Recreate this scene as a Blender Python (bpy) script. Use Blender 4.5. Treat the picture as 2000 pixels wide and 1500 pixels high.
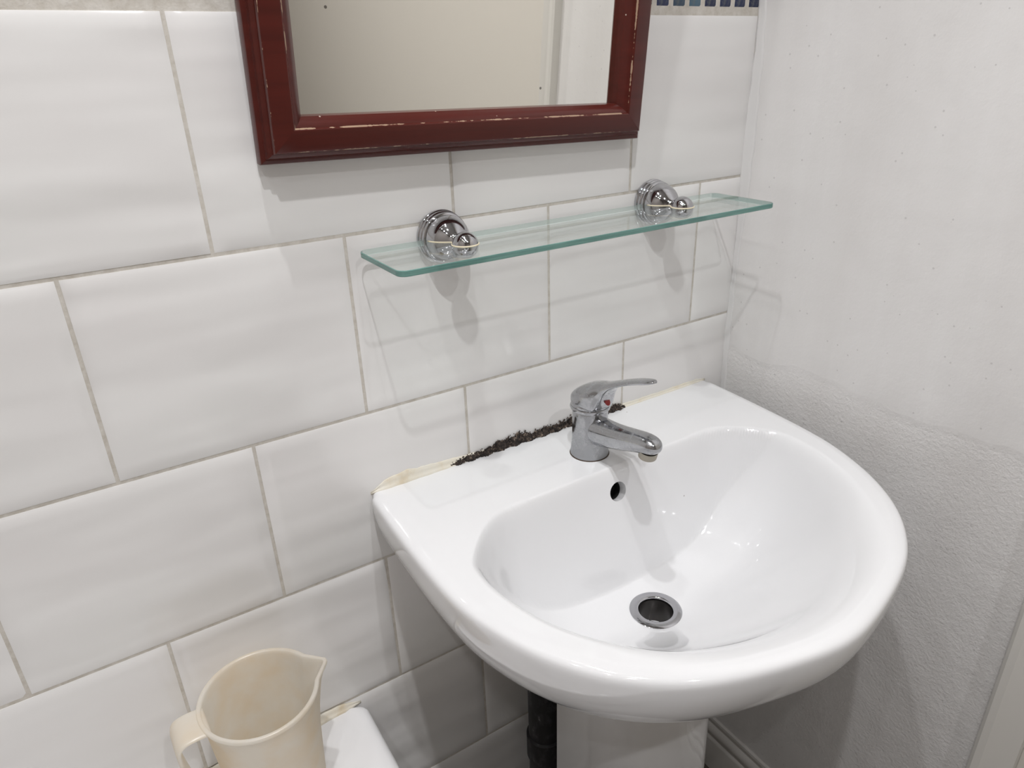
import bpy, bmesh, math, random
from mathutils import Vector, Matrix

random.seed(7)
for o in list(bpy.data.objects):
    bpy.data.objects.remove(o)
scene = bpy.context.scene
col = scene.collection

# ------------------------------------------------------------------ camera
cam_d = bpy.data.cameras.new('camera')
cam_d.sensor_width = 36.0
cam_d.lens = 36.0 * 1367.46 / 2000.0
cam_d.clip_start = 0.01
cam = bpy.data.objects.new('camera', cam_d)
col.objects.link(cam)
RX = (0.84293219, -0.53715596, -0.0304763)
RY = (-0.24595324, -0.33434389, -0.90979183)
RZ = (0.47851053, 0.77438856, -0.41394447)
CP = (-0.10570862, -0.68523526, 1.27242857)
cam.matrix_world = Matrix(((RX[0], -RY[0], -RZ[0], CP[0]),
                           (RX[1], -RY[1], -RZ[1], CP[1]),
                           (RX[2], -RY[2], -RZ[2], CP[2]),
                           (0, 0, 0, 1)))
scene.camera = cam

# ------------------------------------------------------------------ world, lamps, exposure
w = bpy.data.worlds.new('world')
scene.world = w
w.use_nodes = True
w.node_tree.nodes['Background'].inputs[0].default_value = (0.9, 0.92, 1, 1)
w.node_tree.nodes['Background'].inputs[1].default_value = 0.02

# seven small ceiling lamps (their reflections show as clusters of bright dots in the chrome)
LAMPS = [(-0.06, -0.74, 2.34, 9.5), (0.03, -0.29, 2.34, 6.2), (0.14, -1.45, 2.34, 8.0), (0.10, -0.11, 2.34, 2.4),
         (-0.50, -0.34, 2.34, 1.2), (-0.52, -0.76, 2.34, 1.4), (-0.54, -1.16, 2.34, 2.6)]
for i, (lx, ly, lz, e) in enumerate(LAMPS):
    ld = bpy.data.lights.new('ceiling_lamp', 'SPOT')
    ld.spot_size = math.radians(150)
    ld.spot_blend = 1.0
    ld.energy = e
    ld.color = (0.985, 0.985, 1.0)
    ld.shadow_soft_size = 0.018
    lo = bpy.data.objects.new('ceiling_lamp', ld)
    lo.location = (lx, ly, lz)
    col.objects.link(lo)

vs = scene.view_settings
vs.view_transform = 'Standard'
vs.look = 'None'
vs.gamma = 1.0
vs.use_curve_mapping = False
vs.exposure = 1.76

# ------------------------------------------------------------------ helpers
def smoothstep(a, b, x):
    t = min(1.0, max(0.0, (x - a) / (b - a)))
    return t * t * (3 - 2 * t)

def interp(x, pts):
    if x <= pts[0][0]: return pts[0][1]
    for (x0, y0), (x1, y1) in zip(pts, pts[1:]):
        if x <= x1:
            return y0 + (y1 - y0) * (x - x0) / (x1 - x0)
    return pts[-1][1]

def bspline(P, n, closed=False):
    """uniform cubic B-spline through clamped control points -> n points"""
    P = [Vector(p) for p in P]
    if closed:
        Q = [P[-1]] + P + [P[0], P[1]]
    else:
        Q = [2 * P[0] - P[1]] + P + [2 * P[-1] - P[-2]]
    segs = len(Q) - 3
    out = []
    m = n if closed else n - 1
    for i in range(n):
        u = i / m * segs
        k = min(int(u), segs - 1); t = u - k
        a, b, c, d = Q[k:k + 4]
        out.append(((1 - t) ** 3 * a + (3 * t ** 3 - 6 * t * t + 4) * b + (-3 * t ** 3 + 3 * t * t + 3 * t + 1) * c + t ** 3 * d) / 6)
    return out

def mesh(name, verts, faces, mat=None, smooth=True, mats=None, fm=None, angle=None):
    me = bpy.data.meshes.new(name)
    me.from_pydata([tuple(v) for v in verts], [], faces)
    bm = bmesh.new(); bm.from_mesh(me)
    bmesh.ops.recalc_face_normals(bm, faces=bm.faces)
    bm.to_mesh(me); bm.free()
    for m in (mats or ([mat] if mat else [])):
        me.materials.append(m)
    for i, p in enumerate(me.polygons):
        p.use_smooth = smooth
        if fm: p.material_index = fm[i]
    if smooth and angle:
        me.set_sharp_from_angle(angle=math.radians(angle))
    return me

def obj(name, me, parent=None, loc=None):
    o = bpy.data.objects.new(name, me)
    col.objects.link(o)
    if parent: o.parent = parent
    if loc: o.location = loc
    return o

def empty(name, loc=(0, 0, 0)):
    o = bpy.data.objects.new(name, None)
    o.empty_display_size = 0.05
    col.objects.link(o)
    o.location = loc
    return o

def tag(o, label=None, cat=None, group=None, kind=None):
    if label: o['label'] = label
    if cat: o['category'] = cat
    if group: o['group'] = group
    if kind: o['kind'] = kind
    return o

def loft(rings, closed_u=True, cap0=False, cap1=False):
    """rings: list of equal-length vertex loops"""
    n = len(rings[0])
    V = [v for r in rings for v in r]
    F = []
    for i in range(len(rings) - 1):
        for j in range(n if closed_u else n - 1):
            a = i * n + j; b = i * n + (j + 1) % n
            F.append((a, b, b + n, a + n))
    if cap0: F.append(tuple(range(n))[::-1])
    if cap1: F.append(tuple(range((len(rings) - 1) * n, len(rings) * n)))
    return V, F

def lathe(profile, n=48, axis='z', origin=(0, 0, 0), cap0=False, cap1=False):
    rings = []
    ox, oy, oz = origin
    for r, h in profile:
        ring = []
        for k in range(n):
            a = 2 * math.pi * k / n
            c, s = r * math.cos(a), r * math.sin(a)
            if axis == 'z': ring.append((ox + c, oy + s, oz + h))
            elif axis == '-y': ring.append((ox + c, oy - h, oz + s))
        rings.append(ring)
    return loft(rings, True, cap0, cap1)

def box(x0, x1, y0, y1, z0, z1, bevel=0.0, seg=2):
    bm = bmesh.new()
    bmesh.ops.create_cube(bm, size=1)
    for v in bm.verts:
        v.co = Vector(((x0 + x1) / 2 + v.co.x * (x1 - x0), (y0 + y1) / 2 + v.co.y * (y1 - y0), (z0 + z1) / 2 + v.co.z * (z1 - z0)))
    if bevel:
        bmesh.ops.bevel(bm, geom=list(bm.edges), offset=bevel, segments=seg, affect='EDGES', profile=0.5)
    me = bpy.data.meshes.new('box')
    bm.to_mesh(me); bm.free()
    return me

def boxobj(name, dims, mat, parent=None, bevel=0.0, seg=2, smooth=False):
    me = box(*dims, bevel=bevel, seg=seg)
    me.materials.append(mat)
    for p in me.polygons: p.use_smooth = smooth
    if smooth: me.set_sharp_from_angle(angle=math.radians(40))
    return obj(name, me, parent)

def extrude_profile(prof, path_a, path_b):
    """prof: list of offset vectors (Vector) ; straight sweep from a to b, closed profile"""
    A = [Vector(path_a) + p for p in prof]; B = [Vector(path_b) + p for p in prof]
    return loft([A, B], True, True, True)

# ------------------------------------------------------------------ materials
class NT:
    def __init__(s, name):
        s.m = bpy.data.materials.new(name)
        s.m.use_nodes = True
        s.t = s.m.node_tree
        s.b = s.t.nodes['Principled BSDF']
    def n(s, typ, **kw):
        nd = s.t.nodes.new(typ)
        for k, v in kw.items():
            if k in nd.inputs.keys() if isinstance(k, str) else False:
                nd.inputs[k].default_value = v
            else:
                setattr(nd, k, v)
        return nd
    def l(s, a, b): s.t.links.new(a, b)
    def set(s, **kw):
        for k, v in kw.items():
            s.b.inputs[k.replace('_', ' ')].default_value = v
    def coords(s, scale=(1, 1, 1), kind='Object', loc=(0, 0, 0)):
        tc = s.t.nodes.new('ShaderNodeTexCoord')
        mp = s.t.nodes.new('ShaderNodeMapping')
        mp.inputs['Scale'].default_value = scale
        mp.inputs['Location'].default_value = loc
        s.l(tc.outputs[kind], mp.inputs['Vector'])
        return mp.outputs['Vector']
    def noise(s, vec, scale, detail=3, rough=0.5):
        nd = s.t.nodes.new('ShaderNodeTexNoise')
        nd.inputs['Scale'].default_value = scale
        nd.inputs['Detail'].default_value = detail
        nd.inputs['Roughness'].default_value = rough
        s.l(vec, nd.inputs['Vector'])
        return nd.outputs['Fac']
    def ramp(s, fac, stops, interp='LINEAR'):
        nd = s.t.nodes.new('ShaderNodeValToRGB')
        nd.color_ramp.interpolation = interp
        el = nd.color_ramp.elements
        while len(el) < len(stops): el.new(0.5)
        for e, (p, c) in zip(el, stops):
            e.position = p
            e.color = c if len(c) == 4 else (*c, 1)
        s.l(fac, nd.inputs['Fac'])
        return nd.outputs['Color']
    def mix(s, fac, a, b):
        nd = s.t.nodes.new('ShaderNodeMix'); nd.data_type = 'RGBA'
        for sock, v in ((nd.inputs[0], fac), (nd.inputs[6], a), (nd.inputs[7], b)):
            if hasattr(v, 'is_linked'): s.l(v, sock)
            elif isinstance(v, (int, float)): sock.default_value = v
            else: sock.default_value = (*v, 1) if len(v) == 3 else v
        return nd.outputs[2]
    def math(s, op, a, b=None):
        nd = s.t.nodes.new('ShaderNodeMath'); nd.operation = op
        for i, v in enumerate((a, b)):
            if v is None: continue
            if hasattr(v, 'is_linked'): s.l(v, nd.inputs[i])
            else: nd.inputs[i].default_value = v
        return nd.outputs[0]
    def bump(s, h, strength=0.2, dist=0.001, normal=None):
        nd = s.t.nodes.new('ShaderNodeBump')
        nd.inputs['Strength'].default_value = strength
        nd.inputs['Distance'].default_value = dist
        s.l(h, nd.inputs['Height'])
        if normal: s.l(normal, nd.inputs['Normal'])
        return nd.outputs['Normal']
    def specks(s, vec, scale, size, keep):
        """sparse small spots: 1 inside a spot"""
        v = s.t.nodes.new('ShaderNodeTexVoronoi')
        v.inputs['Scale'].default_value = scale
        s.l(vec, v.inputs['Vector'])
        near = s.math('LESS_THAN', v.outputs['Distance'], size)
        sep = s.t.nodes.new('ShaderNodeSeparateColor')
        s.l(v.outputs['Color'], sep.inputs[0])
        k = s.math('LESS_THAN', sep.outputs[0], keep)
        return s.math('MULTIPLY', near, k)

def simple(name, color, rough=0.4, metal=0.0, **kw):
    t = NT(name)
    t.set(Base_Color=(*color, 1), Roughness=rough, Metallic=metal, **kw)
    return t.m

def mat_tile():
    t = NT('glazed_white_tile')
    v = t.coords((1, 1, 1))
    big = t.noise(v, 6, 2)
    colr = t.ramp(big, [(0.3, (0.79, 0.772, 0.762)), (0.7, (0.825, 0.82, 0.805))])
    sp = t.specks(v, 38, 0.045, 0.10)
    colr = t.mix(t.math('MULTIPLY', sp, 0.55), colr, (0.22, 0.19, 0.17))
    t.l(colr, t.b.inputs['Base Color'])
    oi = t.n('ShaderNodeObjectInfo')
    vw = t.coords((3.5, 1, 15))
    vadd = t.n('ShaderNodeVectorMath'); t.l(vw, vadd.inputs[0])
    sc = t.n('ShaderNodeVectorMath', operation='SCALE'); sc.inputs[0].default_value = (37, 11, 53); t.l(oi.outputs['Random'], sc.inputs['Scale'])
    t.l(sc.outputs[0], vadd.inputs[1])
    wav = t.noise(vadd.outputs[0], 1.0, 1.5)
    nrm = t.bump(wav, 0.6, 0.010)
    t.l(nrm, t.b.inputs['Normal'])
    t.set(Roughness=0.13)
    return t.m

def mat_grout():
    t = NT('sandy_grout')
    v = t.coords()
    f = t.noise(v, 90, 4, 0.7)
    t.l(t.ramp(f, [(0.3, (0.52, 0.48, 0.42)), (0.7, (0.68, 0.65, 0.60))]), t.b.inputs['Base Color'])
    t.set(Roughness=0.85)
    t.l(t.bump(f, 0.6, 0.001), t.b.inputs['Normal'])
    return t.m

def mat_plaster():
    t = NT('painted_plaster')
    v = t.coords()
    vs_ = t.coords((1, 9, 0.9))
    big = t.noise(vs_, 2.0, 3, 0.6)
    colr = t.ramp(big, [(0.3, (0.735, 0.718, 0.704)), (0.7, (0.775, 0.762, 0.75))])
    sp = t.specks(v, 62, 0.075, 0.30)
    colr = t.mix(t.math('MULTIPLY', sp, 0.26), colr, (0.22, 0.20, 0.20))
    sp2 = t.specks(v, 30, 0.042, 0.16)
    colr = t.mix(t.math('MULTIPLY', sp2, 0.55), colr, (0.13, 0.11, 0.11))
    t.l(colr, t.b.inputs['Base Color'])
    fine = t.noise(v, 220, 3, 0.6)
    med = t.noise(v, 24, 4, 0.55)
    lump = t.noise(v, 6, 2, 0.5)
    # the plaster is rougher below the old patch line
    sepx = t.n('ShaderNodeSeparateXYZ'); t.l(v, sepx.inputs[0])
    wob = t.math('MULTIPLY', t.math('SUBTRACT', t.noise(v, 9, 3), 0.5), 0.05)
    zz = t.math('ADD', sepx.outputs[2], wob)
    low = t.math('SUBTRACT', 1.0, t.math('MULTIPLY', t.math('SUBTRACT', zz, 0.862), 120))
    lowc = t.n('ShaderNodeClamp'); t.l(low, lowc.inputs[0])
    lc = lowc.outputs[0]
    h = t.math('ADD', t.math('MULTIPLY', fine, t.math('ADD', t.math('MULTIPLY', lc, 0.40), 0.12)),
               t.math('ADD', t.math('MULTIPLY', med, 0.5), t.math('MULTIPLY', lump, 1.6)))
    h = t.math('SUBTRACT', h, t.math('MULTIPLY', lc, 0.45))
    t.l(t.bump(h, 0.55, 0.003), t.b.inputs['Normal'])
    t.set(Roughness=0.42)
    return t.m

def mat_ceramic():
    t = NT('white_ceramic')
    v = t.coords()
    sp = t.specks(v, 30, 0.035, 0.10)
    t.l(t.mix(t.math('MULTIPLY', sp, 0.6), (0.775, 0.775, 0.782), (0.3, 0.27, 0.25)), t.b.inputs['Base Color'])
    t.set(Roughness=0.07, Coat_Weight=0.3, Coat_Roughness=0.03)
    return t.m

def mat_chrome(lime=False):
    t = NT('limescaled_chrome' if lime else 'chrome')
    v = t.coords()
    t.set(Metallic=1.0, Roughness=0.06, Base_Color=(0.50, 0.50, 0.52, 1))
    if lime:
        n1 = t.noise(v, 90, 5, 0.75)
        sep = t.n('ShaderNodeSeparateXYZ'); t.l(v, sep.inputs[0])
        # scale builds up towards the foot
        footc = t.n('ShaderNodeClamp'); t.l(t.math('MULTIPLY', t.math('SUBTRACT', 0.030, sep.outputs[2]), 8), footc.inputs[0]); footc.inputs[1].default_value = -0.03
        foot = footc.outputs[0]
        f = t.math('ADD', n1, foot)
        m = t.ramp(f, [(0.42, (0, 0, 0)), (0.70, (1, 1, 1))])
        t.l(t.mix(m, (0.44, 0.445, 0.46), (0.40, 0.41, 0.43)), t.b.inputs['Base Color'])
        sc = t.n('ShaderNodeSeparateColor'); t.l(m, sc.inputs[0])
        t.l(t.math('ADD', t.math('MULTIPLY', sc.outputs[0], 0.33), 0.10), t.b.inputs['Roughness'])
        t.l(t.math('SUBTRACT', 1.0, t.math('MULTIPLY', sc.outputs[0], 0.35)), t.b.inputs['Metallic'])
    return t.m

def mat_wood():
    t = NT('mahogany_varnish')
    v = t.coords((1, 1, 1))
    g = t.noise(t.coords((3, 30, 60)), 2.0, 4, 0.6)
    colr = t.ramp(g, [(0.3, (0.062, 0.0075, 0.0045)), (0.7, (0.084, 0.0105, 0.0065))])
    sp = t.specks(v, 60, 0.05, 0.10)
    colr = t.mix(t.math('MULTIPLY', sp, 0.8), colr, (0.55, 0.45, 0.38))
    # paint rubbed through along the moulding's arrises
    sx = t.n('ShaderNodeSeparateXYZ'); t.l(v, sx.inputs[0])
    u = t.math('MINIMUM', t.math('SUBTRACT', 0.223, t.math('ABSOLUTE', sx.outputs[0])), sx.outputs[2])
    wear = t.noise(t.coords((9, 1, 9)), 2.2, 5, 0.7)
    wear2 = t.noise(t.coords((40, 40, 40)), 6, 3, 0.6)
    for c0, hw_, th in ((0.0112, 0.0006, 0.575), (0.0309, 0.0007, 0.555)):
        wid = t.math('MULTIPLY', t.math('SUBTRACT', t.math('ADD', wear, t.math('MULTIPLY', wear2, 0.25)), th + 0.06), 0.0075)
        m_ = t.math('LESS_THAN', t.math('ABSOLUTE', t.math('SUBTRACT', u, c0)), t.math('MINIMUM', wid, hw_))
        colr = t.mix(t.math('MULTIPLY', m_, 0.85), colr, (0.42, 0.29, 0.20))
    t.l(colr, t.b.inputs['Base Color'])
    t.set(Roughness=0.28)
    return t.m

def mat_mirror():
    t = NT('silvered_mirror')
    v = t.coords()
    sp = t.specks(v, 26, 0.035, 0.3)
    t.l(t.mix(t.math('MULTIPLY', sp, 0.8), (0.90, 0.89, 0.85), (0.10, 0.09, 0.08)), t.b.inputs['Base Color'])
    t.set(Metallic=1.0, Roughness=0.015)
    return t.m

def mat_glass_face():
    m = bpy.data.materials.new('clear_glass_face'); m.use_nodes = True
    t = m.node_tree; t.nodes.clear()
    out = t.nodes.new('ShaderNodeOutputMaterial')
    tr = t.nodes.new('ShaderNodeBsdfTransparent'); tr.inputs[0].default_value = (0.972, 0.988, 0.982, 1)
    gl = t.nodes.new('ShaderNodeBsdfGlossy'); gl.inputs['Roughness'].default_value = 0.015
    gl.inputs[0].default_value = (0.95, 0.98, 0.97, 1)
    # smeared film left by dried water
    df = t.nodes.new('ShaderNodeBsdfDiffuse'); df.inputs[0].default_value = (0.62, 0.70, 0.68, 1)
    tc = t.nodes.new('ShaderNodeTexCoord')
    ns = t.nodes.new('ShaderNodeTexNoise'); ns.inputs['Scale'].default_value = 26; ns.inputs['Detail'].default_value = 4
    t.links.new(tc.outputs['Object'], ns.inputs['Vector'])
    rp = t.nodes.new('ShaderNodeValToRGB')
    rp.color_ramp.elements[0].position = 0.45; rp.color_ramp.elements[0].color = (0.01, 0.01, 0.01, 1)
    rp.color_ramp.elements[1].position = 0.75; rp.color_ramp.elements[1].color = (0.07, 0.07, 0.07, 1)
    t.links.new(ns.outputs['Fac'], rp.inputs[0])
    m1 = t.nodes.new('ShaderNodeMixShader'); t.links.new(rp.outputs[0], m1.inputs[0])
    t.links.new(tr.outputs[0], m1.inputs[1]); t.links.new(df.outputs[0], m1.inputs[2])
    lw = t.nodes.new('ShaderNodeLayerWeight'); lw.inputs[0].default_value = 0.5
    pw = t.nodes.new('ShaderNodeMath'); pw.operation = 'POWER'; pw.inputs[1].default_value = 5.0
    t.links.new(lw.outputs['Facing'], pw.inputs[0])
    fr = t.nodes.new('ShaderNodeMath'); fr.operation = 'MULTIPLY_ADD'; fr.inputs[1].default_value = 0.96; fr.inputs[2].default_value = 0.04
    t.links.new(pw.outputs[0], fr.inputs[0])
    m2 = t.nodes.new('ShaderNodeMixShader'); t.links.new(fr.outputs[0], m2.inputs[0])
    t.links.new(m1.outputs[0], m2.inputs[1]); t.links.new(gl.outputs[0], m2.inputs[2])
    t.links.new(m2.outputs[0], out.inputs[0])
    return m

def mat_glass_edge():
    t = NT('green_glass_edge')
    v = t.coords((6, 6, 300))
    f = t.noise(v, 3, 3, 0.6)
    t.l(t.ramp(f, [(0.3, (0.075, 0.20, 0.175)), (0.7, (0.16, 0.34, 0.30))]), t.b.inputs['Base Color'])
    t.set(Roughness=0.12, Transmission_Weight=0.35, IOR=1.45)
    return t.m

def mat_jug():
    m = bpy.data.materials.new('milky_plastic'); m.use_nodes = True
    t = m.node_tree; t.nodes.clear()
    out = t.nodes.new('ShaderNodeOutputMaterial')
    tc = t.nodes.new('ShaderNodeTexCoord')
    ns = t.nodes.new('ShaderNodeTexNoise'); ns.inputs['Scale'].default_value = 28; ns.inputs['Detail'].default_value = 5
    t.links.new(tc.outputs['Object'], ns.inputs['Vector'])
    rp = t.nodes.new('ShaderNodeValToRGB')
    rp.color_ramp.elements[0].position = 0.4; rp.color_ramp.elements[0].color = (0.97, 0.94, 0.88, 1)
    rp.color_ramp.elements[1].position = 0.72; rp.color_ramp.elements[1].color = (0.95, 0.865, 0.735, 1)
    t.links.new(ns.outputs['Fac'], rp.inputs[0])
    df = t.nodes.new('ShaderNodeBsdfDiffuse'); tl = t.nodes.new('ShaderNodeBsdfTranslucent')
    t.links.new(rp.outputs[0], df.inputs[0]); t.links.new(rp.outputs[0], tl.inputs[0])
    tp = t.nodes.new('ShaderNodeBsdfTransparent'); tp.inputs[0].default_value = (0.93, 0.92, 0.89, 1)
    gl = t.nodes.new('ShaderNodeBsdfGlossy'); gl.inputs['Roughness'].default_value = 0.3
    a = t.nodes.new('ShaderNodeMixShader'); a.inputs[0].default_value = 0.6
    t.links.new(df.outputs[0], a.inputs[1]); t.links.new(tl.outputs[0], a.inputs[2])
    b = t.nodes.new('ShaderNodeMixShader'); b.inputs[0].default_value = 0.13
    t.links.new(a.outputs[0], b.inputs[1]); t.links.new(tp.outputs[0], b.inputs[2])
    c = t.nodes.new('ShaderNodeMixShader'); c.inputs[0].default_value = 0.06
    t.links.new(b.outputs[0], c.inputs[1]); t.links.new(gl.outputs[0], c.inputs[2])
    t.links.new(c.outputs[0], out.inputs[0])
    return m

def mat_sealant():
    t = NT('yellowed_sealant')
    v = t.coords()
    f = t.noise(v, 40, 4, 0.6)
    t.l(t.ramp(f, [(0.3, (0.80, 0.77, 0.69)), (0.55, (0.78, 0.73, 0.62)), (0.75, (0.68, 0.58, 0.42))]), t.b.inputs['Base Color'])
    t.set(Roughness=0.45)
    return t.m

def mat_mould():
    t = NT('black_mould')
    v = t.coords()
    f = t.noise(v, 240, 4, 0.7)
    t.l(t.ramp(f, [(0.40, (0.012, 0.009, 0.008)), (0.56, (0.06, 0.043, 0.034)), (0.68, (0.34, 0.27, 0.21))]), t.b.inputs['Base Color'])
    t.set(Roughness=0.85)
    t.l(t.bump(f, 0.8, 0.002), t.b.inputs['Normal'])
    return t.m

def mat_mosaic():
    t = NT('blue_glass_mosaic')
    oi = t.n('ShaderNodeObjectInfo')
    base = t.ramp(oi.outputs['Random'], [(0.0, (0.012, 0.018, 0.055)), (0.35, (0.018, 0.030, 0.10)), (0.6, (0.03, 0.05, 0.09)), (0.75, (0.07, 0.14, 0.20)), (1.0, (0.04, 0.045, 0.05))])
    f = t.noise(t.coords(), 160, 4, 0.7)
    t.l(t.mix(t.ramp(f, [(0.5, (0, 0, 0)), (0.75, (0.6, 0.6, 0.6))]), base, (0.16, 0.17, 0.15)), t.b.inputs['Base Color'])
    t.set(Roughness=0.15)
    return t.m

def mat_pipe():
    t = NT('grimy_black_pipe')
    v = t.coords((1, 1, 0.5))
    f = t.noise(v, 70, 4, 0.7)
    t.l(t.ramp(f, [(0.5, (0.012, 0.012, 0.014)), (0.66, (0.05, 0.05, 0.055)), (0.72, (0.30, 0.29, 0.28))]), t.b.inputs['Base Color'])
    t.set(Roughness=0.5)
    return t.m

TILE = mat_tile(); GROUT = mat_grout(); PLASTER = mat_plaster(); CERAMIC = mat_ceramic()
CHROME = mat_chrome(); LIME = mat_chrome(True); WOOD = mat_wood(); MIRROR = mat_mirror()
GBACK = simple('lit_glass_edge', (0.42, 0.54, 0.50), 0.25, 0.0, Transmission_Weight=0.5)  # back edge of the same glass, coloured paler for light passing through it
GFACE = mat_glass_face(); GEDGE = mat_glass_edge(); JUG = mat_jug(); SEAL = mat_sealant()
MOULD = mat_mould(); MOSAIC = mat_mosaic(); PIPE = mat_pipe()
GLOSSPAINT = simple('cream_gloss_paint', (0.72, 0.70, 0.66), 0.35)
DOORPAINT = simple('cream_board_paint', (0.71, 0.675, 0.615), 0.4)
BASEPAINT = simple('grey_white_skirting_paint', (0.62, 0.60, 0.57), 0.4)
CEILING = simple('ceiling_paint', (0.55, 0.54, 0.52), 0.8)
BEIGE = simple('dull_beige_paint', (0.34, 0.31, 0.28), 0.6)
BLACK = simple('black_void', (0.006, 0.006, 0.006), 0.8)
DARKMETAL = simple('tarnished_metal', (0.055, 0.050, 0.047), 0.32, 0.55)
RED = simple('red_plastic', (0.35, 0.02, 0.02), 0.3)
RUBBER = simple('limescaled_aerator', (0.42, 0.39, 0.33), 0.6, 0.3)
GLUE = simple('dried_glue', (0.75, 0.66, 0.48), 0.5)
WHITEPAINT = simple('white_filler', (0.74, 0.73, 0.72), 0.4)
ACRYLIC = simple('white_acrylic', (0.84, 0.835, 0.84), 0.12)

def mat_floor():
    t = NT('brown_floor_vinyl')
    f = t.noise(t.coords((1, 6, 1)), 6, 4)
    t.l(t.ramp(f, [(0.3, (0.09, 0.075, 0.06)), (0.7, (0.13, 0.11, 0.09))]), t.b.inputs['Base Color'])
    t.set(Roughness=0.4)
    return t.m
FLOOR = mat_floor()

# ------------------------------------------------------------------ room shell
XR = 0.711; XL = -0.70; YF = -2.20; ZC = 2.40
wall_back = boxobj('wall_back', (XL - 0.1, XR + 0.1, 0.0022, 0.12, 0, ZC), GROUT); tag(wall_back, kind='structure')
wall_right = boxobj('wall_right', (XR, XR + 0.1, YF - 0.1, 0.0022, 0, ZC), PLASTER); tag(wall_right, kind='structure')
wall_left = boxobj('wall_left', (XL - 0.1, XL, YF - 0.1, 0.0022, 0, ZC), BEIGE); tag(wall_left, kind='structure')
wall_front = boxobj('wall_front', (XL, XR, YF - 0.1, YF, 0, ZC), BEIGE); tag(wall_front, kind='structure')
floor = boxobj('floor', (XL - 0.1, XR + 0.1, YF - 0.1, 0.12, -0.1, 0), FLOOR); tag(floor, kind='structure')
ceiling = boxobj('ceiling', (XL - 0.1, XR + 0.1, YF - 0.1, 0.12, ZC, ZC + 0.1), CEILING); tag(ceiling, kind='structure')

# wall tiles: rows from the mosaic band down; joints measured in running bond
GAP = 0.0036
ROWZ = [1.3225, 1.1217, 0.9210, 0.7205, 0.5220, 0.3175, 0.117, -0.08]
TW = 0.2515
def tile_mesh(x0, x1, z0, z1, seed):
    rnd = random.Random(seed)
    wx, wz = x1 - x0, z1 - z0
    us = [0, 0.004, 0.014, 0.5 * wx, wx - 0.014, wx - 0.004, wx]
    ws = [0, 0.004, 0.014, 0.5 * wz, wz - 0.014, wz - 0.004, wz]
    if wx < 0.04: us = [0, min(0.003, wx * .2), wx - min(0.003, wx * .2), wx]
    if wz < 0.04: ws = [0, min(0.003, wz * .2), wz - min(0.003, wz * .2), wz]
    cx, cz = (x0 + x1) / 2, (z0 + z1) / 2
    dep = [0.0018, 0.0006, 0.0001]
    def d(k, n):
        e = min(k, n - 1 - k)
        return dep[e] if e < 3 else 0.0
    V, F = [], []
    nx, nz = len(us), len(ws)
    tilt = rnd.uniform(-1, 1) * 0.0025; tilt2 = rnd.uniform(-1, 1) * 0.0025
    for j, b in enumerate(ws):
        for i, a in enumerate(us):
            yy = max(d(i, nx), d(j, nz))
            yy += tilt * (a - wx / 2) + tilt2 * (b - wz / 2)
            V.append((x0 + a - cx, yy, z0 + b - cz))
    for j in range(nz - 1):
        for i in range(nx - 1):
            a = j * nx + i
            F.append((a, a + 1, a + nx + 1, a + nx))
    # side skirt down into the grout
    ring = list(range(nx)) + [nx - 1 + nx * j for j in range(1, nz)] + [nx * (nz - 1) + i for i in range(nx - 2, -1, -1)] + [nx * j for j in range(nz - 2, 0, -1)]
    b0 = len(V)
    for r in ring: V.append((V[r][0], 0.006, V[r][2]))
    n = len(ring)
    for k in range(n):
        F.append((ring[k], b0 + k, b0 + (k + 1) % n, ring[(k + 1) % n]))
    return V, F, (cx, 0, cz)

seed = 0
for r in range(len(ROWZ) - 1):
    zt, zb = ROWZ[r] - GAP / 2, max(ROWZ[r + 1] + GAP / 2, 0.004)
    off = 0.0 if r % 2 == 0 else 0.5
    if r % 2 == 0: off = 0.0
    xs = [(k + off) * TW for k in range(-4, 5)]
    xs = [XL + 0.002] + [x for x in xs if XL + 0.03 < x < XR - 0.02] + [XR - 0.001]
    for x0, x1 in zip(xs, xs[1:]):
        seed += 1
        V, F, c = tile_mesh(x0 + GAP / 2, x1 - GAP / 2 * (0 if x1 > XR - 0.01 else 1), zb, zt, seed)
        obj('wall_tile', mesh('wall_tile', V, F, TILE, True, angle=60), wall_back, c)
# tiles above the mosaic band
for r in range(4):
    zb = 1.400 + r * 0.2005
    off = 0.0 if r % 2 else 0.5
    xs = [(k + off) * TW for k in range(-4, 5)]
    xs = [XL + 0.002] + [x for x in xs if XL + 0.03 < x < XR - 0.02] + [XR - 0.001]
    for x0, x1 in zip(xs, xs[1:]):
        seed += 1
        V, F, c = tile_mesh(x0 + GAP / 2, x1 - GAP / 2, zb + GAP / 2, zb + 0.2005 - GAP / 2, seed)
        obj('wall_tile', mesh('wall_tile', V, F, TILE, True, angle=60), wall_back, c)
# mosaic band
MP = 0.0262
mo = mesh('mosaic_tile', *tile_mesh(0, MP - 0.0045, 0, MP - 0.0045, 1)[:2], MOSAIC, True, angle=60)
mx0 = 0.5325
k0 = -int((mx0 - XL) / MP)
for row in range(2):
    for k in range(k0 + 16, 7):
        x = mx0 + k * MP + (MP - 0.0045) / 2
        o = obj('mosaic_tile', mo, wall_back, (x, 0.001, 1.3292 + row * MP + (MP - 0.0045) / 2))

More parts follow.
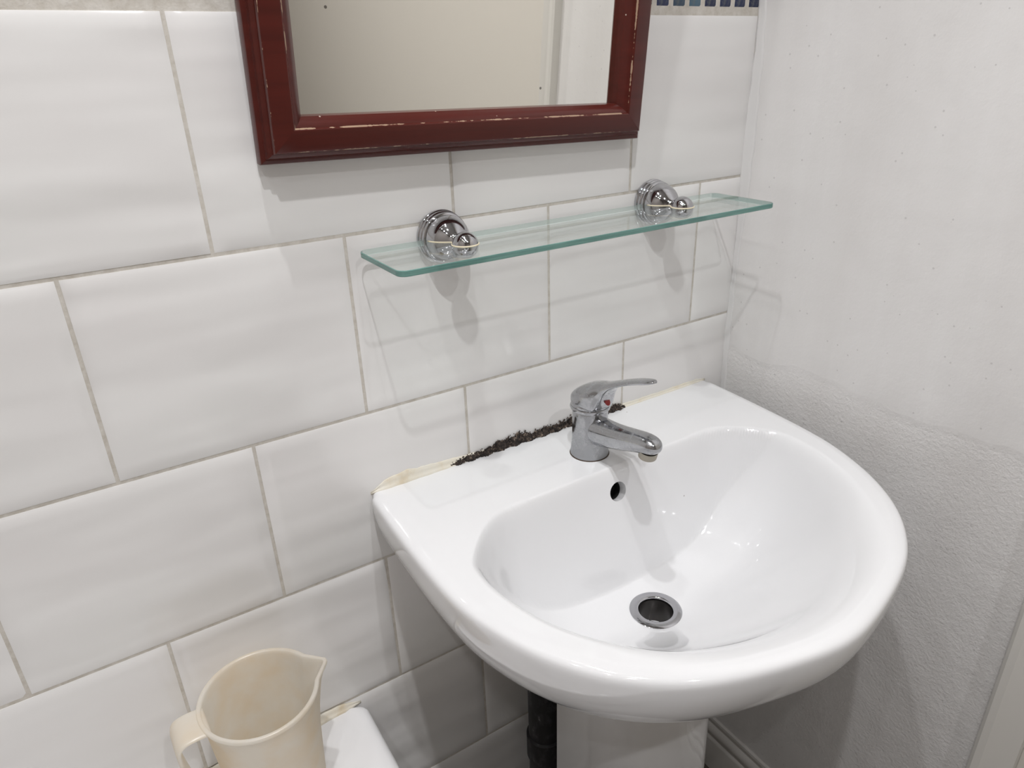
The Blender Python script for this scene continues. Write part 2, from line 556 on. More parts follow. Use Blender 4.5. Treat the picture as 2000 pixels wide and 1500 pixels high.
# filler bead down the corner between tiles and plaster
def corner_bead():
    pts = []
    n = 60
    rings = []
    rnd = random.Random(3)
    for i in range(n + 1):
        z = 0.60 + i / n * 1.2
        wv = 0.0026 + 0.0016 * math.sin(z * 23) + rnd.uniform(-1, 1) * 0.0012
        wy = 0.012 + 0.005 * math.sin(z * 11 + 1) + rnd.uniform(-1, 1) * 0.0015
        rings.append([(XR + 0.002, 0.003, z), (XR - wv, 0.003, z), (XR - wv * 0.9, -0.0006, z), (XR - wv * 0.4, -0.003, z), (XR - 0.0015, -wy * 0.6, z), (XR + 0.001, -wy, z)])
    V, F = loft(rings, True, True, True)
    return mesh('filler', V, F, WHITEPAINT, True)
cb = obj('corner_filler', corner_bead(), wall_right)

# skirting on the plaster wall
prof = [(0, 0), (-0.014, 0), (-0.014, 0.072), (-0.0125, 0.076), (-0.0095, 0.0785), (-0.0095, 0.083), (-0.012, 0.087), (-0.0125, 0.095), (-0.009, 0.101), (-0.0045, 0.104), (-0.0045, 0.110), (-0.006, 0.113), (-0.005, 0.1175), (0, 0.1185)]
V, F = extrude_profile([Vector((x, 0, z)) for x, z in prof], (XR, -0.002, 0), (XR, -0.466, 0))
bb = obj('baseboard_right', mesh('skirting', V, F, BASEPAINT, True, angle=35)); tag(bb, kind='structure')

# upright cover strip and, beyond it, the smooth cream boarding of the same wall
me = box(XR - 0.004, XR + 0.03, YF, -0.5105, 0.0, ZC); me.materials.append(DOORPAINT)
obj('wall_board', me, wall_right)
TP = [(0, 0), (0, -0.016), (0.004, -0.019), (0.012, -0.019), (0.016, -0.0165), (0.034, -0.0135), (0.042, -0.011), (0.044, 0)]
def architrave(name, n):
    prof = [Vector((d, -u, 0)) for u, d in TP]
    V, F = extrude_profile(prof, (XR, -0.467, 0), (XR, -0.467, ZC))
    o = obj(name, mesh(name, V, F, GLOSSPAINT, True, angle=30)); tag(o, kind='structure'); return o
architrave('trim_1', 1)
# ------------------------------------------------------------------ wash basin
BX, ZR = 0.394, 0.82
SH = 0.04
OUT = [(0, .280), (-.06, .281), (-.12, .280), (-.175, .278), (-.23, .273), (-.275, .259), (-.312, .244), (-.349, .221), (-.380, .194), (-.4145, .148), (-.435, .091), (-.4495, .030), (-.452, 0)]
BOWL_B = [(-.123, 0.0), (-.123, .07), (-.123, .14), (-.127, .190), (-.139, .221), (-.170, .233), (-.213, .231), (-.26, .221), (-.30, .204), (-.34, .175), (-.375, .144), (-.401, .101), (-.417, .05), (-.421, 0)]
def closed_outline(half, n, corner=None):
    """half list (y, halfwidth) from back to front -> dense closed polygon (local x about 0)"""
    pts = [(h, y) for y, h in half]
    if corner:   # outer: straight back with small rounded corners
        sp = [Vector((x, y, 0)) for x, y in pts]
        d = [sp[0]] + bspline([sp[0]] + sp[1:] + [Vector((-sp[-2].x, sp[-2].y, 0))], 160)
        d = [p for p in d if p.x >= 0]
        r = corner
        arc = [Vector((pts[0][0] - r + r * math.sin(a), -r + r * math.cos(a), 0)) for a in [math.pi / 2 * k / 6 for k in range(7)]]
        right = [Vector((0, 0, 0))] + arc + [p for p in d if p.y < -r - 0.002]
    else:
        P = [Vector((x, y, 0)) for x, y in pts]
        full = [Vector((-P[1].x, P[1].y, 0))] + P + [Vector((-P[-2].x, P[-2].y, 0))]
        right = [p for p in bspline(full, 240) if p.x >= -1e-4]
    left = [Vector((-p.x, p.y, 0)) for p in reversed(right) if p.x > 1e-5]
    return right + left

def raycast(poly, c, a):
    d = (math.cos(a), math.sin(a))
    best = None
    for p, q in zip(poly, poly[1:] + poly[:1]):
        ex, ey = q.x - p.x, q.y - p.y
        den = d[0] * ey - d[1] * ex
        if abs(den) < 1e-12: continue
        t = ((p.x - c[0]) * ey - (p.y - c[1]) * ex) / den
        s = ((p.x - c[0]) * d[1] - (p.y - c[1]) * d[0]) / den
        if t > 0 and -1e-6 <= s <= 1 + 1e-6 and (best is None or t > best): best = t
    return best

DC = (-0.001, -0.2085)       # drain centre in basin space
ZD = 0.660
def smin(a, b, k):
    h = min(1.0, max(0.0, 0.5 + 0.5 * (b - a) / k))
    return b + (a - b) * h - k * h * (1 - h)
def smax(a, b, k): return -smin(-a, -b, k)
def build_basin():
    outer = closed_outline(OUT, 0, corner=0.012)
    bowl = closed_outline(BOWL_B, 0)
    N = 400
    angs = [2 * math.pi * k / N for k in range(N)]
    for sx in (1, -1):
        for f in (0.0, 0.25, 0.5, 0.75, 1.0):
            a0 = f * math.pi / 2
            px = sx * (0.280 - 0.012 + 0.012 * math.sin(a0)); py = -0.012 + 0.012 * math.cos(a0)
            angs.append(math.atan2(py - DC[1], px - DC[0]) % (2 * math.pi))
    angs = sorted(set(round(a, 6) for a in angs))
    R0 = 0.0305
    NS = 120
    cols = []
    for a in angs:
        ro = raycast(outer, DC, a)
        ca, sa = math.cos(a), math.sin(a)
        ell = 1 / math.sqrt((ca / .2315) ** 2 + (sa / .205) ** 2)
        wf = smoothstep(-0.25, 0.25, sa)
        wfr = smoothstep(0.0, 0.95, -sa)
        RF = raycast(bowl, DC, a) * (1 - wf) + ell * wf     # reach of the dished floor
        def P(r, z): return Vector((DC[0] + r * ca, DC[1] + r * sa, z))
        def height(r):
            x, y = DC[0] + r * ca, DC[1] + r * sa
            t = (r - R0) / (RF - R0)
            hs = 0.13 * t + 0.87 * max(t, 0) ** 4.2
            hf = 0.56 * t + 0.47 * t * t
            floor_ = ZD + (ZR - ZD) * (hs + (hf - hs) * wfr)
            yw = -0.121 - 9.0 * max(0.0, abs(x) - 0.150) ** 2
            wall_ = ZR - 4.6 * (yw - y)
            return smin(ZR, smax(floor_, wall_, 0.008), 0.034 + (0.018 - 0.034) * wf)
        col_ = [P(R0 - 0.007, ZD - 0.06), P(R0 - 0.007, ZD - 0.012), P(R0 - 0.003, ZD - 0.004)]
        rend = ro - 0.017
        for k in range(NS):
            r = R0 + (rend - R0) * k / (NS - 1)
            col_.append(P(r, height(r)))
        zl = col_[-1].z
        back = (sa > 0) and abs(DC[1] + ro * sa) < 0.003
        po = P(ro, ZR)
        def S(s, z):
            return Vector((po.x * s, po.y * s, z))
        ctrl = [P(rend, zl), P(rend + 0.003, zl)]
        if back:
            ctrl += [P(ro - 0.010, ZR), P(ro - 0.003, ZR), P(ro, ZR - 0.002), P(ro, ZR - 0.006)]
        else:
            ctrl += [P(ro - 0.011, min(ZR - 0.0004, zl + 0.0006)), P(ro - 0.0035, ZR - 0.0018), P(ro, ZR - 0.0062), P(ro, ZR - 0.0145)]
        for s, z in ((.996, .790), (.980, .769), (.951, .747), (.902, .722), (.828, .695), (.72, .665), (.58, .640), (.45, .625)):
            ctrl.append(S(s, z))
        col_ += bspline(ctrl, 58)[1:]
        n_r = len(col_)
        cols.append(col_)
    m = len(cols)
    V, F = [], []
    for c in cols:
        for p in c: V.append((p.x + SH * p.y, p.y, p.z))
    for i in range(m):
        for j in range(n_r - 1):
            a = i * n_r + j; b = ((i + 1) % m) * n_r + j
            F.append((a, b, b + 1, a + 1))
    F.append(tuple(i * n_r for i in range(m)))
    F.append(tuple(i * n_r + n_r - 1 for i in range(m)))
    return V, F

basin = empty('washbasin', (BX, 0, 0))
tag(basin, 'white ceramic D-shaped washbasin fixed to the tiled wall on a pedestal', 'washbasin')
V, F = build_basin()
bme = mesh('basin_bowl', V, F, CERAMIC, True)
bowl_o = obj('bowl', bme, basin)
# overflow hole cut into the back slope of the bowl
OVC = Vector((-0.006, -0.1290, 0.788)); OVN = Vector((0.0, -0.95, 0.31)).normalized()
q = OVN.to_track_quat('Z', 'Y')
V, F = lathe([(0.0125, -0.024), (0.0125, -0.013), (0.0125, 0.03)], 40, 'z', (0, 0, 0), True, True)
cut_me = mesh('cutter', V, F, None, False, mats=[CERAMIC, BLACK])
for p_ in cut_me.polygons:
    p_.material_index = 1 if p_.center.z < -0.0129 else 0
cutter = bpy.data.objects.new('cutter', cut_me); col.objects.link(cutter)
cutter.matrix_world = Matrix.Translation(Vector((BX, 0, 0)) + OVC) @ q.to_matrix().to_4x4()
bpy.context.view_layer.update()
bme.materials.append(BLACK)
md = bowl_o.modifiers.new('overflow', 'BOOLEAN'); md.operation = 'DIFFERENCE'; md.object = cutter; md.solver = 'EXACT'
md.material_mode = 'TRANSFER'
dg = bpy.context.evaluated_depsgraph_get()
new_me = bpy.data.meshes.new_from_object(bowl_o.evaluated_get(dg))
bowl_o.modifiers.clear(); bowl_o.data = new_me
for p_ in new_me.polygons: p_.use_smooth = True
new_me.set_sharp_from_angle(angle=math.radians(72))
bpy.data.objects.remove(cutter)

dcx = DC[0] + SH * DC[1]
# drain: chrome flange, dark waste tube and a clump of debris down it
fl_prof = [(0.0205, -0.012), (0.0205, -0.001), (0.0212, 0.0012), (0.0225, 0.0018), (0.0295, 0.0015), (0.0318, 0.0004), (0.0322, -0.003)]
V, F = lathe(fl_prof, 64, 'z', (dcx, DC[1], ZD + 0.0005))
tag(obj('drain_flange', mesh('drain_flange', V, F, CHROME, True, angle=50), basin), 'chrome waste flange')
V, F = lathe([(0.0203, -0.002), (0.0203, -0.040), (0.012, -0.046), (0.0005, -0.047)], 48, 'z', (dcx, DC[1], ZD))
obj('waste_tube', mesh('waste_tube', V, F, DARKMETAL, True, angle=50), basin)
def blob(name, c, r, mat, sq=(1, 1, 1), seed=0, amp=0.25, parent=None):
    bm = bmesh.new(); bmesh.ops.create_icosphere(bm, subdivisions=2, radius=1)
    rnd = random.Random(seed)
    for v in bm.verts:
        k = 1 + rnd.uniform(-amp, amp)
        v.co = Vector((c[0] + v.co.x * r * sq[0] * k, c[1] + v.co.y * r * sq[1] * k, c[2] + v.co.z * r * sq[2] * k))
    me = bpy.data.meshes.new(name); bm.to_mesh(me); bm.free(); me.materials.append(mat)
    for p_ in me.polygons: p_.use_smooth = True
    return obj(name, me, parent)
blob('debris', (dcx - 0.006, DC[1] + 0.003, ZD - 0.036), 0.009, BLACK, (1, 1, .6), 5, parent=basin)

# pedestal
def ped_ring(z, hw, yb, yf, cx):
    pts = []
    r = 0.05
    pts += [(cx - hw, yb), (cx - hw, (yb + yf) / 2), (cx - hw, yf + r)]
    for k in range(1, 9):
        a = math.pi / 2 * k / 8
        pts.append((cx - hw + r - r * math.cos(a), yf + r - r * math.sin(a) - 0.014 * math.sin(a)))
    for k in range(1, 6):
        t = k / 6
        x = cx - hw + r + (2 * hw - 2 * r) * t
        pts.append((x, yf - 0.014 - 0.006 * math.sin(math.pi * t)))
    for k in range(0, 9):
        a = math.pi / 2 * (8 - k) / 8
        pts.append((cx + hw - r + r * math.cos(a), yf + r - r * math.sin(a) - 0.014 * math.sin(a)))
    pts += [(cx + hw, (yb + yf) / 2), (cx + hw, yb)]
    return [(x, y, z) for x, y in pts]
rings = []
for z, hw, yf in ((0.0, .118, -.275), (0.03, .116, -.272), (0.05, .104, -.262), (.12, .098, -.255), (.3, .095, -.25), (.5, .094, -.246), (.6, .097, -.246), (.66, .102, -.246), (.700, .105, -.246)):
    rings.append(ped_ring(z, hw, -.133, yf, 0.3835))
# stop just under the bowl
rings = [r for r in rings if r[0][2] <= 0.61]
V, F = loft(rings, True, True, True)
ped = obj('pedestal', mesh('pedestal', V, F, CERAMIC, True, angle=40))
tag(ped, 'white ceramic pedestal column standing under the washbasin', 'pedestal')

# black pipe behind the pedestal
V, F = lathe([(0.025, 0.0), (0.025, 0.30), (0.0285, 0.302), (0.0285, 0.345), (0.025, 0.347), (0.025, 0.612)], 40, 'z', (0.318, -0.062, 0.0), True, True)
pp = obj('waste_pipe', mesh('waste_pipe', V, F, PIPE, True, angle=40))
tag(pp, 'black upright waste pipe between the tiled wall and the pedestal', 'pipe')

# sealant bead between basin and wall with mould on it
seal = empty('sealant_bead', (BX, 0, ZR)); tag(seal, 'cream yellowed sealant bead along the back of the washbasin, blackened by mould', 'sealant')
def bead(x0, x1, hfun, dfun, n, seedv, zoff=0):
    rnd = random.Random(seedv); rings = []
    for i in range(n + 1):
        x = x0 + (x1 - x0) * i / n
        h = hfun(x) * (1 + rnd.uniform(-.12, .12)); d = dfun(x) * (1 + rnd.uniform(-.1, .1))
        e = min(1, i / 3, (n - i) / 3) * 0.9 + 0.1
        h *= e; d *= e
        rings.append([(x, 0.001, zoff - 0.003), (x, -d, zoff - 0.003), (x, -d, zoff + 0.0004), (x, -d * .62, zoff + h * .22), (x, -d * .28, zoff + h * .55), (x, -0.0012, zoff + h), (x, 0.001, zoff + h + 0.0005)])
    return loft(rings, True, True, True)
V, F = bead(0.117 - BX, 0.670 - BX, lambda x: interp(x + BX, [(.113, .002), (.125, .007), (.145, .012), (.17, .0135), (.21, .010), (.25, .006), (.4, .004), (.68, .0042)]), lambda x: interp(x + BX, [(.11, .005), (.2, .005), (.3, .004), (.68, .0035)]), 90, 2)
obj('bead', mesh('bead', V, F, SEAL, True), seal)
def mould(x0, x1, hfun, n, sd):
    rnd = random.Random(sd); rings = []
    ph = [rnd.uniform(0, 6.28) for _ in range(4)]
    for i in range(n + 1):
        t = i / n
        x = x0 + (x1 - x0) * t
        env = min(1, t * 14 + .1) * min(1, (1 - t) * 12 + .1)
        k = 0.85 + 0.14 * math.sin(t * 31 + ph[0]) + 0.12 * math.sin(t * 77 + ph[1]) + 0.16 * rnd.uniform(-1, 1)
        h = max(0.0015, hfun(t) * k * env)
        d = (0.0062 + 0.0016 * math.sin(t * 53 + ph[2]) + .0009 * rnd.uniform(-1, 1)) * max(.6, env)
        j = lambda s: rnd.uniform(-s, s)
        rings.append([(x, 0.001, -0.002), (x, -d, -0.001), (x + j(.0005), -d * (.97 + j(.06)), 0.0014), (x + j(.0006), -d * .8 + j(.0005), 0.0014 + h * .35 + j(.0004)), (x + j(.0006), -d * .58 + j(.0006), 0.0014 + h * .7 + j(.0005)), (x + j(.0006), -0.0022 - abs(j(.0008)), 0.0014 + h), (x, 0.001, h + 0.0016)])
    V, F = loft(rings, True, True, True)
    for _ in range(n):
        t = rnd.random(); x = x0 + (x1 - x0) * t
        h = hfun(t); r = rnd.uniform(.0005, .0016)
        if x < x0 + r * 2 or x > x1 - r * 2: continue
        z = 0.001 + rnd.uniform(0, 1) * h * 1.35
        y = -0.0012 - max(0.0, (1 - z / (h + .002))) * 0.0058
        b0 = len(V)
        for dx, dy, dz in ((1, 0, 0), (-1, 0, 0), (0, .7, 0), (0, -.7, 0), (0, 0, 1), (0, 0, -1)):
            k = r * rnd.uniform(.6, 1.3)
            V.append((x + dx * k * 1.3, min(y + dy * k, 0.0005), max(z + dz * k, 0.0006)))
        F += [(b0 + a, b0 + b, b0 + c) for a, b, c in ((0, 2, 4), (2, 1, 4), (1, 3, 4), (3, 0, 4), (2, 0, 5), (1, 2, 5), (3, 1, 5), (0, 3, 5))]
    return V, F
V, F = mould(0.222 - BX, 0.408 - BX, lambda t: interp(t, [(0, .003), (.2, .005), (.33, .007), (.42, .0125), (.55, .012), (.68, .0075), (.8, .008), (1, .009)]), 190, 11)
tag(obj('mould_crust', mesh('mould', V, F, MOULD, False), seal), 'crumbly black mould crust', kind='stuff')
V, F = mould(0.402 - BX, 0.505 - BX, lambda t: interp(t, [(0, .010), (.25, .012), (.5, .007), (.8, .0075), (1, .003)]), 110, 15)
tag(obj('mould_crust', mesh('mould', V, F, MOULD, False), seal), 'crumbly black mould crust', kind='stuff')

# ------------------------------------------------------------------ tap
tap = empty('basin_tap', (0.3845, -0.0745, ZR))
tag(tap, 'chrome single lever mixer tap with limescale standing on the washbasin', 'tap')
V, F = lathe([(0.0225, 0.0), (0.0242, 0.0005), (0.0244, 0.003), (0.0236, 0.006), (0.0228, 0.016), (0.0222, 0.035), (0.0222, 0.055), (0.0225, 0.0635), (0.0215, 0.0665)], 64, 'z', (0, 0, 0), True, True)
obj('body', mesh('tap_body', V, F, LIME, True, angle=50), tap)
V, F = lathe([(0.0250, 0.0), (0.0252, 0.0003), (0.0249, 0.0008), (0.024, 0.0010)], 48, 'z', (0, 0, 0), True, True)
obj('foot_grime', mesh('grime', V, F, simple('rusty_grime', (0.06, 0.035, 0.02), 0.8), True), tap)
V, F = lathe([(0.0220, 0.0640), (0.0245, 0.0645), (0.0252, 0.0665), (0.0246, 0.0690), (0.0225, 0.0700)], 64, 'z', (0, 0, 0), True, True)
obj('collar', mesh('collar', V, F, LIME, True, angle=40), tap)
def loft_y(stations, n=40, power=2.3, fine=60, low=None):
    ctrl = [Vector((s, wd, 0)) for s, wd, t, b in stations]
    top = [Vector((s, t, b)) for s, wd, t, b in stations]
    A = bspline(ctrl, fine); B = bspline(top, fine)
    rings = []
    for a, b in zip(A, B):
        s, wd = a.x, a.y / 2; t, bt = b.y, b.z
        c, hh = (t + bt) / 2, (t - bt) / 2
        ring = []
        for k in range(n):
            an = 2 * math.pi * k / n
            ca, sa = math.cos(an), math.sin(an)
            e = 2 / (low if (low and sa < 0) else power)
            ring.append((wd * math.copysign(abs(ca) ** e, ca), -s, c + hh * math.copysign(abs(sa) ** e, sa)))
        rings.append(ring)
    return loft(rings, True, True, True)
lev = [(-.0250, .006, .0712, .0690), (-.0236, .020, .0765, .0690), (-.0190, .034, .0840, .0690), (-.010, .045, .0925, .0690), (0.0, .0485, .0985, .0690), (.010, .046, .1025, .0690), (.018, .041, .1055, .0690), (.0245, .034, .1078, .0700), (.0285, .028, .1092, .0790), (.0330, .0240, .1105, .0930), (.042, .0215, .1145, .1045), (.055, .020, .1205, .1128), (.070, .0195, .1270, .1205), (.085, .019, .1330, .1270), (.098, .0175, .1372, .1317), (.106, .0135, .1390, .1345), (.110, .006, .1390, .1362)]
V, F = lathe([(0.0236, 0.0665), (0.0242, 0.0705), (0.0238, 0.0735), (0.0218, 0.0800), (0.0180, 0.0860), (0.010, 0.0900), (0.0005, 0.0910)], 56, 'z', (0, 0, 0), True, False)
obj('cap', mesh('cap', V, F, LIME, True), tap)
V, F = loft_y(lev, 48, 2.35, 80, 5.0)
obj('lever', mesh('lever', V, F, LIME, True), tap)
V, F = lathe([(0.0001, 0.0), (0.0032, 0.0), (0.0036, -0.001), (0.0030, -0.003)], 24, 'z')
rd = obj('temperature_mark', mesh('mark', V, F, RED, True, angle=50), tap, (0.002, -0.0312, 0.0835))
rd.rotation_euler = (math.radians(62), 0, math.radians(6)); rd.scale = (1.0, 1.5, 1.0)
tag(rd, 'small red hot water mark')
sp = [(0.002, .032, .056, .018), (.014, .032, .057, .019), (.024, .031, .058, .021), (.034, .030, .0585, .024), (.050, .029, .0605, .029), (.070, .028, .0645, .0355), (.088, .0275, .0685, .0425), (.100, .027, .0705, .0465), (.110, .0255, .0705, .0490), (.117, .021, .0685, .0515), (.121, .013, .0650, .0545), (.1222, .004, .0610, .0575)]
V, F = loft_y(sp, 44, 2.35, 60)
obj('spout', mesh('spout', V, F, LIME, True), tap)
V, F = lathe([(0.0001, 0.0), (0.0085, 0.0), (0.0105, 0.001), (0.0108, 0.004), (0.0112, 0.010)], 40, 'z')
ae = obj('aerator', mesh('aerator', V, F, RUBBER, True, angle=45), tap, (0, -0.1045, 0.0425))
ae.rotation_euler = (math.radians(10), 0, 0)

# ------------------------------------------------------------------ mirror
mirror = empty('wall_mirror', (0.2752, -0.0035, 1.1935))
mirror.rotation_euler = (math.radians(3.6), math.radians(1.28), 0)
tag(mirror, 'wall mirror in a chipped dark red mahogany frame hung above the shelf', 'mirror')
MW, MH = 0.446, 0.62
MPROF = [(0, 0), (0, .0095), (.0008, .0115), (.0030, .0125), (.0048, .0128), (.0055, .0140), (.0060, .0168), (.0078, .0185), (.0098, .0192), (.0102, .0225), (.0110, .0243), (.0128, .0252), (.0295, .0252), (.0306, .0246), (.0312, .0232), (.0330, .0226), (.0365, .0195), (.0388, .0155), (.0400, .0140), (.0402, .0125), (.0402, .0)]
def member(a, b, ina, inb, inw):
    """a,b outer corners (x,z); ina/inb along-direction shift per unit width; inw inward unit"""
    A, B = [], []
    for u, d in MPROF:
        A.append((a[0] + inw[0] * u + ina[0] * u, -d, a[1] + inw[1] * u + ina[1] * u))
        B.append((b[0] + inw[0] * u + inb[0] * u, -d, b[1] + inw[1] * u + inb[1] * u))
    n = 24
    rings = []
    for k in range(n + 1):
        t = k / n
        rings.append([tuple(Vector(p) * (1 - t) + Vector(q) * t) for p, q in zip(A, B)])
    return loft(rings, True, True, True)
hw = MW / 2
for nm, a, b, ia, ib, iw in (('frame_rail', (-hw, 0), (hw, 0), (1, 0), (-1, 0), (0, 1)), ('frame_rail', (-hw, MH), (hw, MH), (1, 0), (-1, 0), (0, -1)),
                            ('frame_stile', (-hw, 0), (-hw, MH), (0, 1), (0, -1), (1, 0)), ('frame_stile', (hw, 0), (hw, MH), (0, 1), (0, -1), (-1, 0))):
    V, F = member(a, b, ia, ib, iw)
    obj(nm, mesh(nm, V, F, WOOD, True, angle=28), mirror)
obj('mirror_glass', box(-hw + .036, hw - .036, -.0055, -.003, .036, MH - .036), mirror).data.materials.append(MIRROR)
obj('backing_board', box(-hw + .02, hw - .02, -.0028, -.0003, .02, MH - .02), mirror).data.materials.append(simple('brown_board', (.12, .08, .05), .8))

# ------------------------------------------------------------------ glass shelf
ZS = 1.1045
shelf = empty('glass_shelf', (0.386, 0, ZS))
tag(shelf, 'narrow clear glass shelf on two chrome brackets below the mirror', 'shelf')
SX0, SX1, SY0, SY1, ST = 0.1335 - 0.386, 0.6425 - 0.386, -0.1135, -0.0105, 0.006
def rrect(x0, x1, y0, y1, r, n=7):
    pts = []
    for cx, cy, a0 in ((x1 - r, y1 - r, 0), (x0 + r, y1 - r, 90), (x0 + r, y0 + r, 180), (x1 - r, y0 + r, 270)):
        for k in range(n):
            a = math.radians(a0 + 90 * k / (n - 1))
            pts.append((cx + r * math.cos(a), cy + r * math.sin(a)))
    return pts
def plate():
    b = 0.0006
    o = rrect(SX0, SX1, SY0, SY1, 0.010); i = rrect(SX0 + b, SX1 - b, SY0 + b, SY1 - b, 0.010 - b)
    rings = [[(x, y, -ST / 2) for x, y in i], [(x, y, -ST / 2 + b) for x, y in o], [(x, y, ST / 2 - b) for x, y in o], [(x, y, ST / 2) for x, y in i]]
    V, F = loft(rings, True, True, True)
    fm = []
    for f in F:
        cy = sum(V[i][1] for i in f) / len(f)
        fm.append(0 if len(f) > 4 else (2 if cy > SY1 - 0.002 else 1))
    return mesh('glass_plate', V, F, None, False, mats=[GFACE, GEDGE, GBACK], fm=fm)
obj('glass_plate', plate(), shelf)
BP = [(0.0001, 0.0), (0.0285, 0.0), (0.0290, 0.0012), (0.0288, 0.0038), (0.0278, 0.0046), (0.0276, 0.0052), (0.0281, 0.0064), (0.0279, 0.0086), (0.0269, 0.0096), (0.0266, 0.0104), (0.0271, 0.0116), (0.0268, 0.0138), (0.0257, 0.0148), (0.0240, 0.0152)]
BELL = [(0.0250, 0.0150), (0.0251, 0.0170), (0.0247, 0.0200), (0.0236, 0.0240), (0.0216, 0.0285), (0.0186, 0.0325), (0.0150, 0.0358), (0.0115, 0.0384), (0.0090, 0.0402), (0.0078, 0.0418), (0.0075, 0.0435)]
BALL = [(0.0075, 0.0430)] + [(0.0140 * math.sin(a), 0.0560 - 0.0140 * math.cos(a)) for a in [math.radians(32 + 148 * k / 16) for k in range(17)]]
BALL[-1] = (0.0001, BALL[-1][1])
for i, bx in enumerate((0.2325, 0.5385)):
    sub = obj('bracket', mesh('bracket', *lathe(BP, 64, '-y', (0, 0, 0)), CHROME, True, angle=35), shelf, (bx - 0.386, 0.0, 0.0015))
    obj('bell', mesh('bell', *lathe(BELL, 56, '-y', (0, 0, 0)), CHROME, True), sub)
    obj('ball_knob', mesh('ball_knob', *lathe(BALL, 40, '-y', (0, 0, 0)), CHROME, True), sub)
    # yellowed glue line where the glass is held, following bell and ball
    half = [(0.0247, 0.020), (0.0236, 0.024), (0.0216, 0.0285), (0.0186, 0.0325), (0.0150, 0.0358), (0.0115, 0.0384), (0.0090, 0.0402), (0.0079, 0.0425), (0.0085, 0.0446), (0.0105, 0.0468), (0.0126, 0.0500), (0.0138, 0.0535), (0.0140, 0.0560), (0.0135, 0.0598), (0.0118, 0.0636), (0.0090, 0.0668), (0.0050, 0.0692), (0.0, 0.0701)]
    path = [(x, y) for x, y in half] + [(-x, y) for x, y in reversed(half[:-1])]
    rings = []
    for kx, ky in path:
        nx_, ny_ = kx, ky - 0.045
        ln = math.hypot(nx_, ny_) or 1
        rings.append([(kx + nx_ / ln * dx, -(ky + ny_ / ln * dx), ST / 2 - 0.0015 + dz) for dx, dz in ((-0.0008, -0.0004), (0.0009, -0.0004), (0.0006, 0.0007), (-0.0006, 0.0009))])
    obj('glue_line', mesh('glue', *loft(rings, True, True, True), GLUE, True), sub)

# ------------------------------------------------------------------ bath with sealant
ZB = 0.513
bath = empty('bathtub', (-0.31, -0.85, 0)); tag(bath, 'white bathtub rim corner under the plastic jug', 'bathtub')
def bath_rings():
    x0, x1, y0, y1 = -0.385, 0.3825, -0.80, 0.848
    def rr(ins, r, z):
        return [(x, y, z) for x, y in rrect(x0 + ins, x1 - ins, y0 + ins, y1 - (ins if ins > 0.0201 else 0), r, 9)]
    def inner(l, rgt, f, b, r, z): return [(x, y, z) for x, y in rrect(x0 + l, x1 - rgt, y0 + f, y1 - b, r, 9)]
    R = [rr(0.022, .010, 0.02), rr(0.022, .010, ZB - .045), rr(0.006, .010, ZB - .043), rr(0.0, .010, ZB - .036), rr(0.0, .010, ZB - .016), rr(0.002, .012, ZB - .008), rr(0.0055, .014, ZB - .003), rr(0.012, .018, ZB - .0005), rr(0.020, .022, ZB),
         inner(.065, .065, .08, .20, .12, ZB), inner(.074, .074, .09, .21, .115, ZB - .004), inner(.08, .08, .10, .218, .11, ZB - .02), inner(.12, .12, .20, .27, .11, ZB - .34), inner(.16, .16, .26, .32, .09, ZB - .37)]
    return R
V, F = loft(bath_rings(), True, True, True)
obj('tub', mesh('tub', V, F, ACRYLIC, True, angle=50), bath)
bs = empty('sealant_bead', (0, 0, ZB)); tag(bs, 'cream sealant bead between the tiled wall and the bathtub rim', 'sealant')
V, F = bead(-0.40, 0.066, lambda x: interp(x, [(-.4, .008), (-.02, .010), (.03, .009), (.066, .006)]), lambda x: interp(x, [(-.4, .008), (0, .009), (.066, .004)]), 60, 6)
obj('bead', mesh('bead', V, F, SEAL, True), bs)
V, F = mould(-0.135, -0.118, lambda t: .004, 24, 23)
tag(obj('mould_spot', mesh('mould', V, F, MOULD, False), bs), 'black mould spot', kind='stuff')

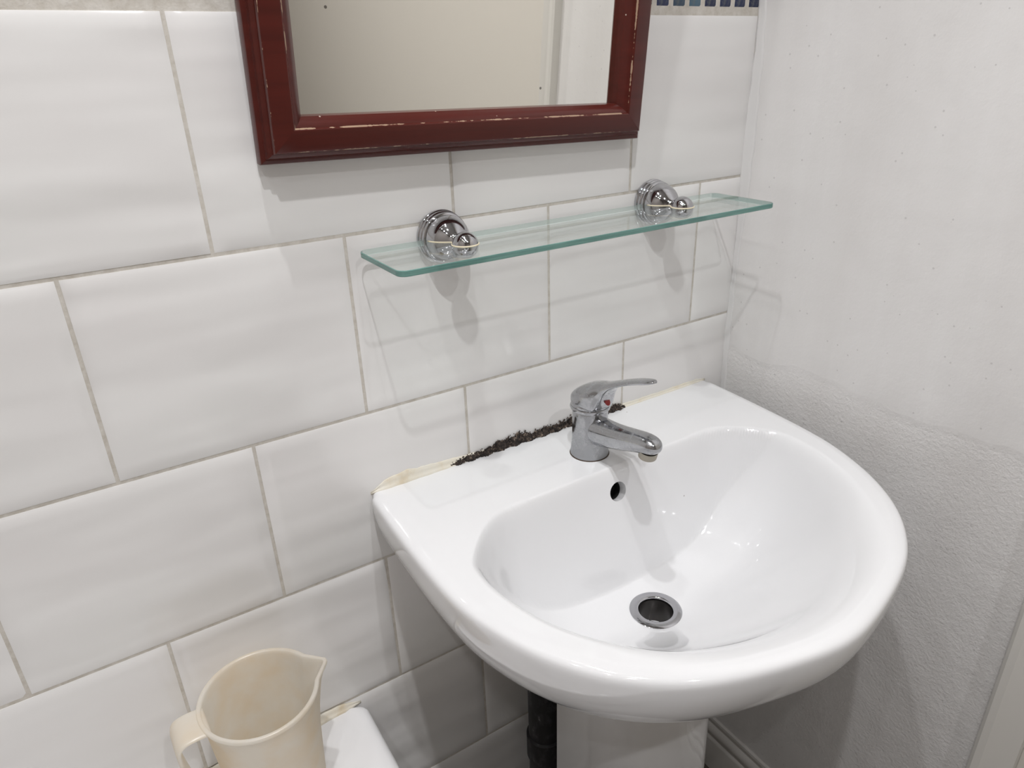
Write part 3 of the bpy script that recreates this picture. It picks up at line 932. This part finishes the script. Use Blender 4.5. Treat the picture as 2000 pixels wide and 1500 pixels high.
# ------------------------------------------------------------------ jug
jug = empty('plastic_jug', (-0.0575, -0.0800, ZB + 0.0003))
jug.rotation_euler = (0, 0, math.radians(3))
tag(jug, 'milky translucent plastic jug with pouring lip standing on the bathtub rim', 'jug')
JH = 0.168
def jug_body():
    n = 72
    prof = [(0.0, 0.0), (0.035, 0.0), (0.0455, 0.001), (0.0482, 0.004), (0.0492, 0.010), (0.0512, 0.05), (0.0543, 0.10), (0.0572, 0.145), (0.0582, JH - .008), (0.0586, JH - .006), (0.0612, JH - .0045), (0.0618, JH - .0025), (0.0616, JH - .0005), (0.0606, JH + .0003), (0.0580, JH), (0.0571, JH - .001), (0.0567, JH - .004), (0.0556, 0.143), (0.0527, 0.10), (0.0496, 0.05), (0.0476, 0.010), (0.045, 0.0035), (0.030, 0.0025), (0.0, 0.0025)]
    rings = []
    p0 = math.radians(21)
    angs = sorted(set([2 * math.pi * k / n for k in range(n)] + [math.radians(a) % (2 * math.pi) for a in (-21, -18, -12, -8, -4, -2, 2, 4, 8, 12, 18, 21)]))
    for r, h in prof:
        ring = []
        for a in angs:
            da = abs(math.atan2(math.sin(a), math.cos(a)))
            # pouring lip: two straight sides drawn out to a point, fading down the body
            rr_ = max(r, 0.0005)
            if da < p0:
                x0, y0 = rr_ * math.cos(p0), rr_ * math.sin(p0)
                R_ = rr_ + 0.0150 * smoothstep(JH - 0.05, JH - 0.002, h) * min(1, rr_ / .05)
                if R_ - rr_ > 0.001:
                    da2 = max(da, math.radians(1.6))
                    rr_ = R_ * y0 / (y0 * math.cos(da2) + (R_ - x0) * math.sin(da2))
            ring.append((rr_ * math.cos(a), rr_ * math.sin(a), h))
        rings.append(ring)
    return loft(rings, True, True, True)
obj('body', mesh('jug_body', *jug_body(), JUG, True, angle=60), jug)
def strap(path, wid, th, n=40):
    P = bspline(path, n)
    rings = []
    for i, p in enumerate(P):
        d = (P[min(i + 1, n - 1)] - P[max(i - 1, 0)]).normalized()
        nrm = Vector((d.z, 0, -d.x))
        y = Vector((0, 1, 0))
        sec = []
        for k in range(16):
            a = 2 * math.pi * k / 16
            c, s = math.cos(a), math.sin(a)
            sec.append(p + y * (wid / 2 * math.copysign(abs(c) ** .5, c)) + nrm * (th / 2 * math.copysign(abs(s) ** .5, s)))
        rings.append(sec)
    return loft(rings, True, True, True)
V, F = strap([(-0.0535, 0, JH - .005), (-0.060, 0, JH - .004), (-0.070, 0, JH - .003), (-0.079, 0, JH - .004), (-0.0845, 0, JH - .008), (-0.0865, 0, JH - .018), (-0.0855, 0, JH - .035), (-0.0830, 0, JH - .06), (-0.0790, 0, JH - .085), (-0.072, 0, JH - .105), (-0.062, 0, JH - .114), (-0.0505, 0, JH - .118)], 0.040, 0.0045)
obj('handle', mesh('handle', V, F, JUG, True), jug)
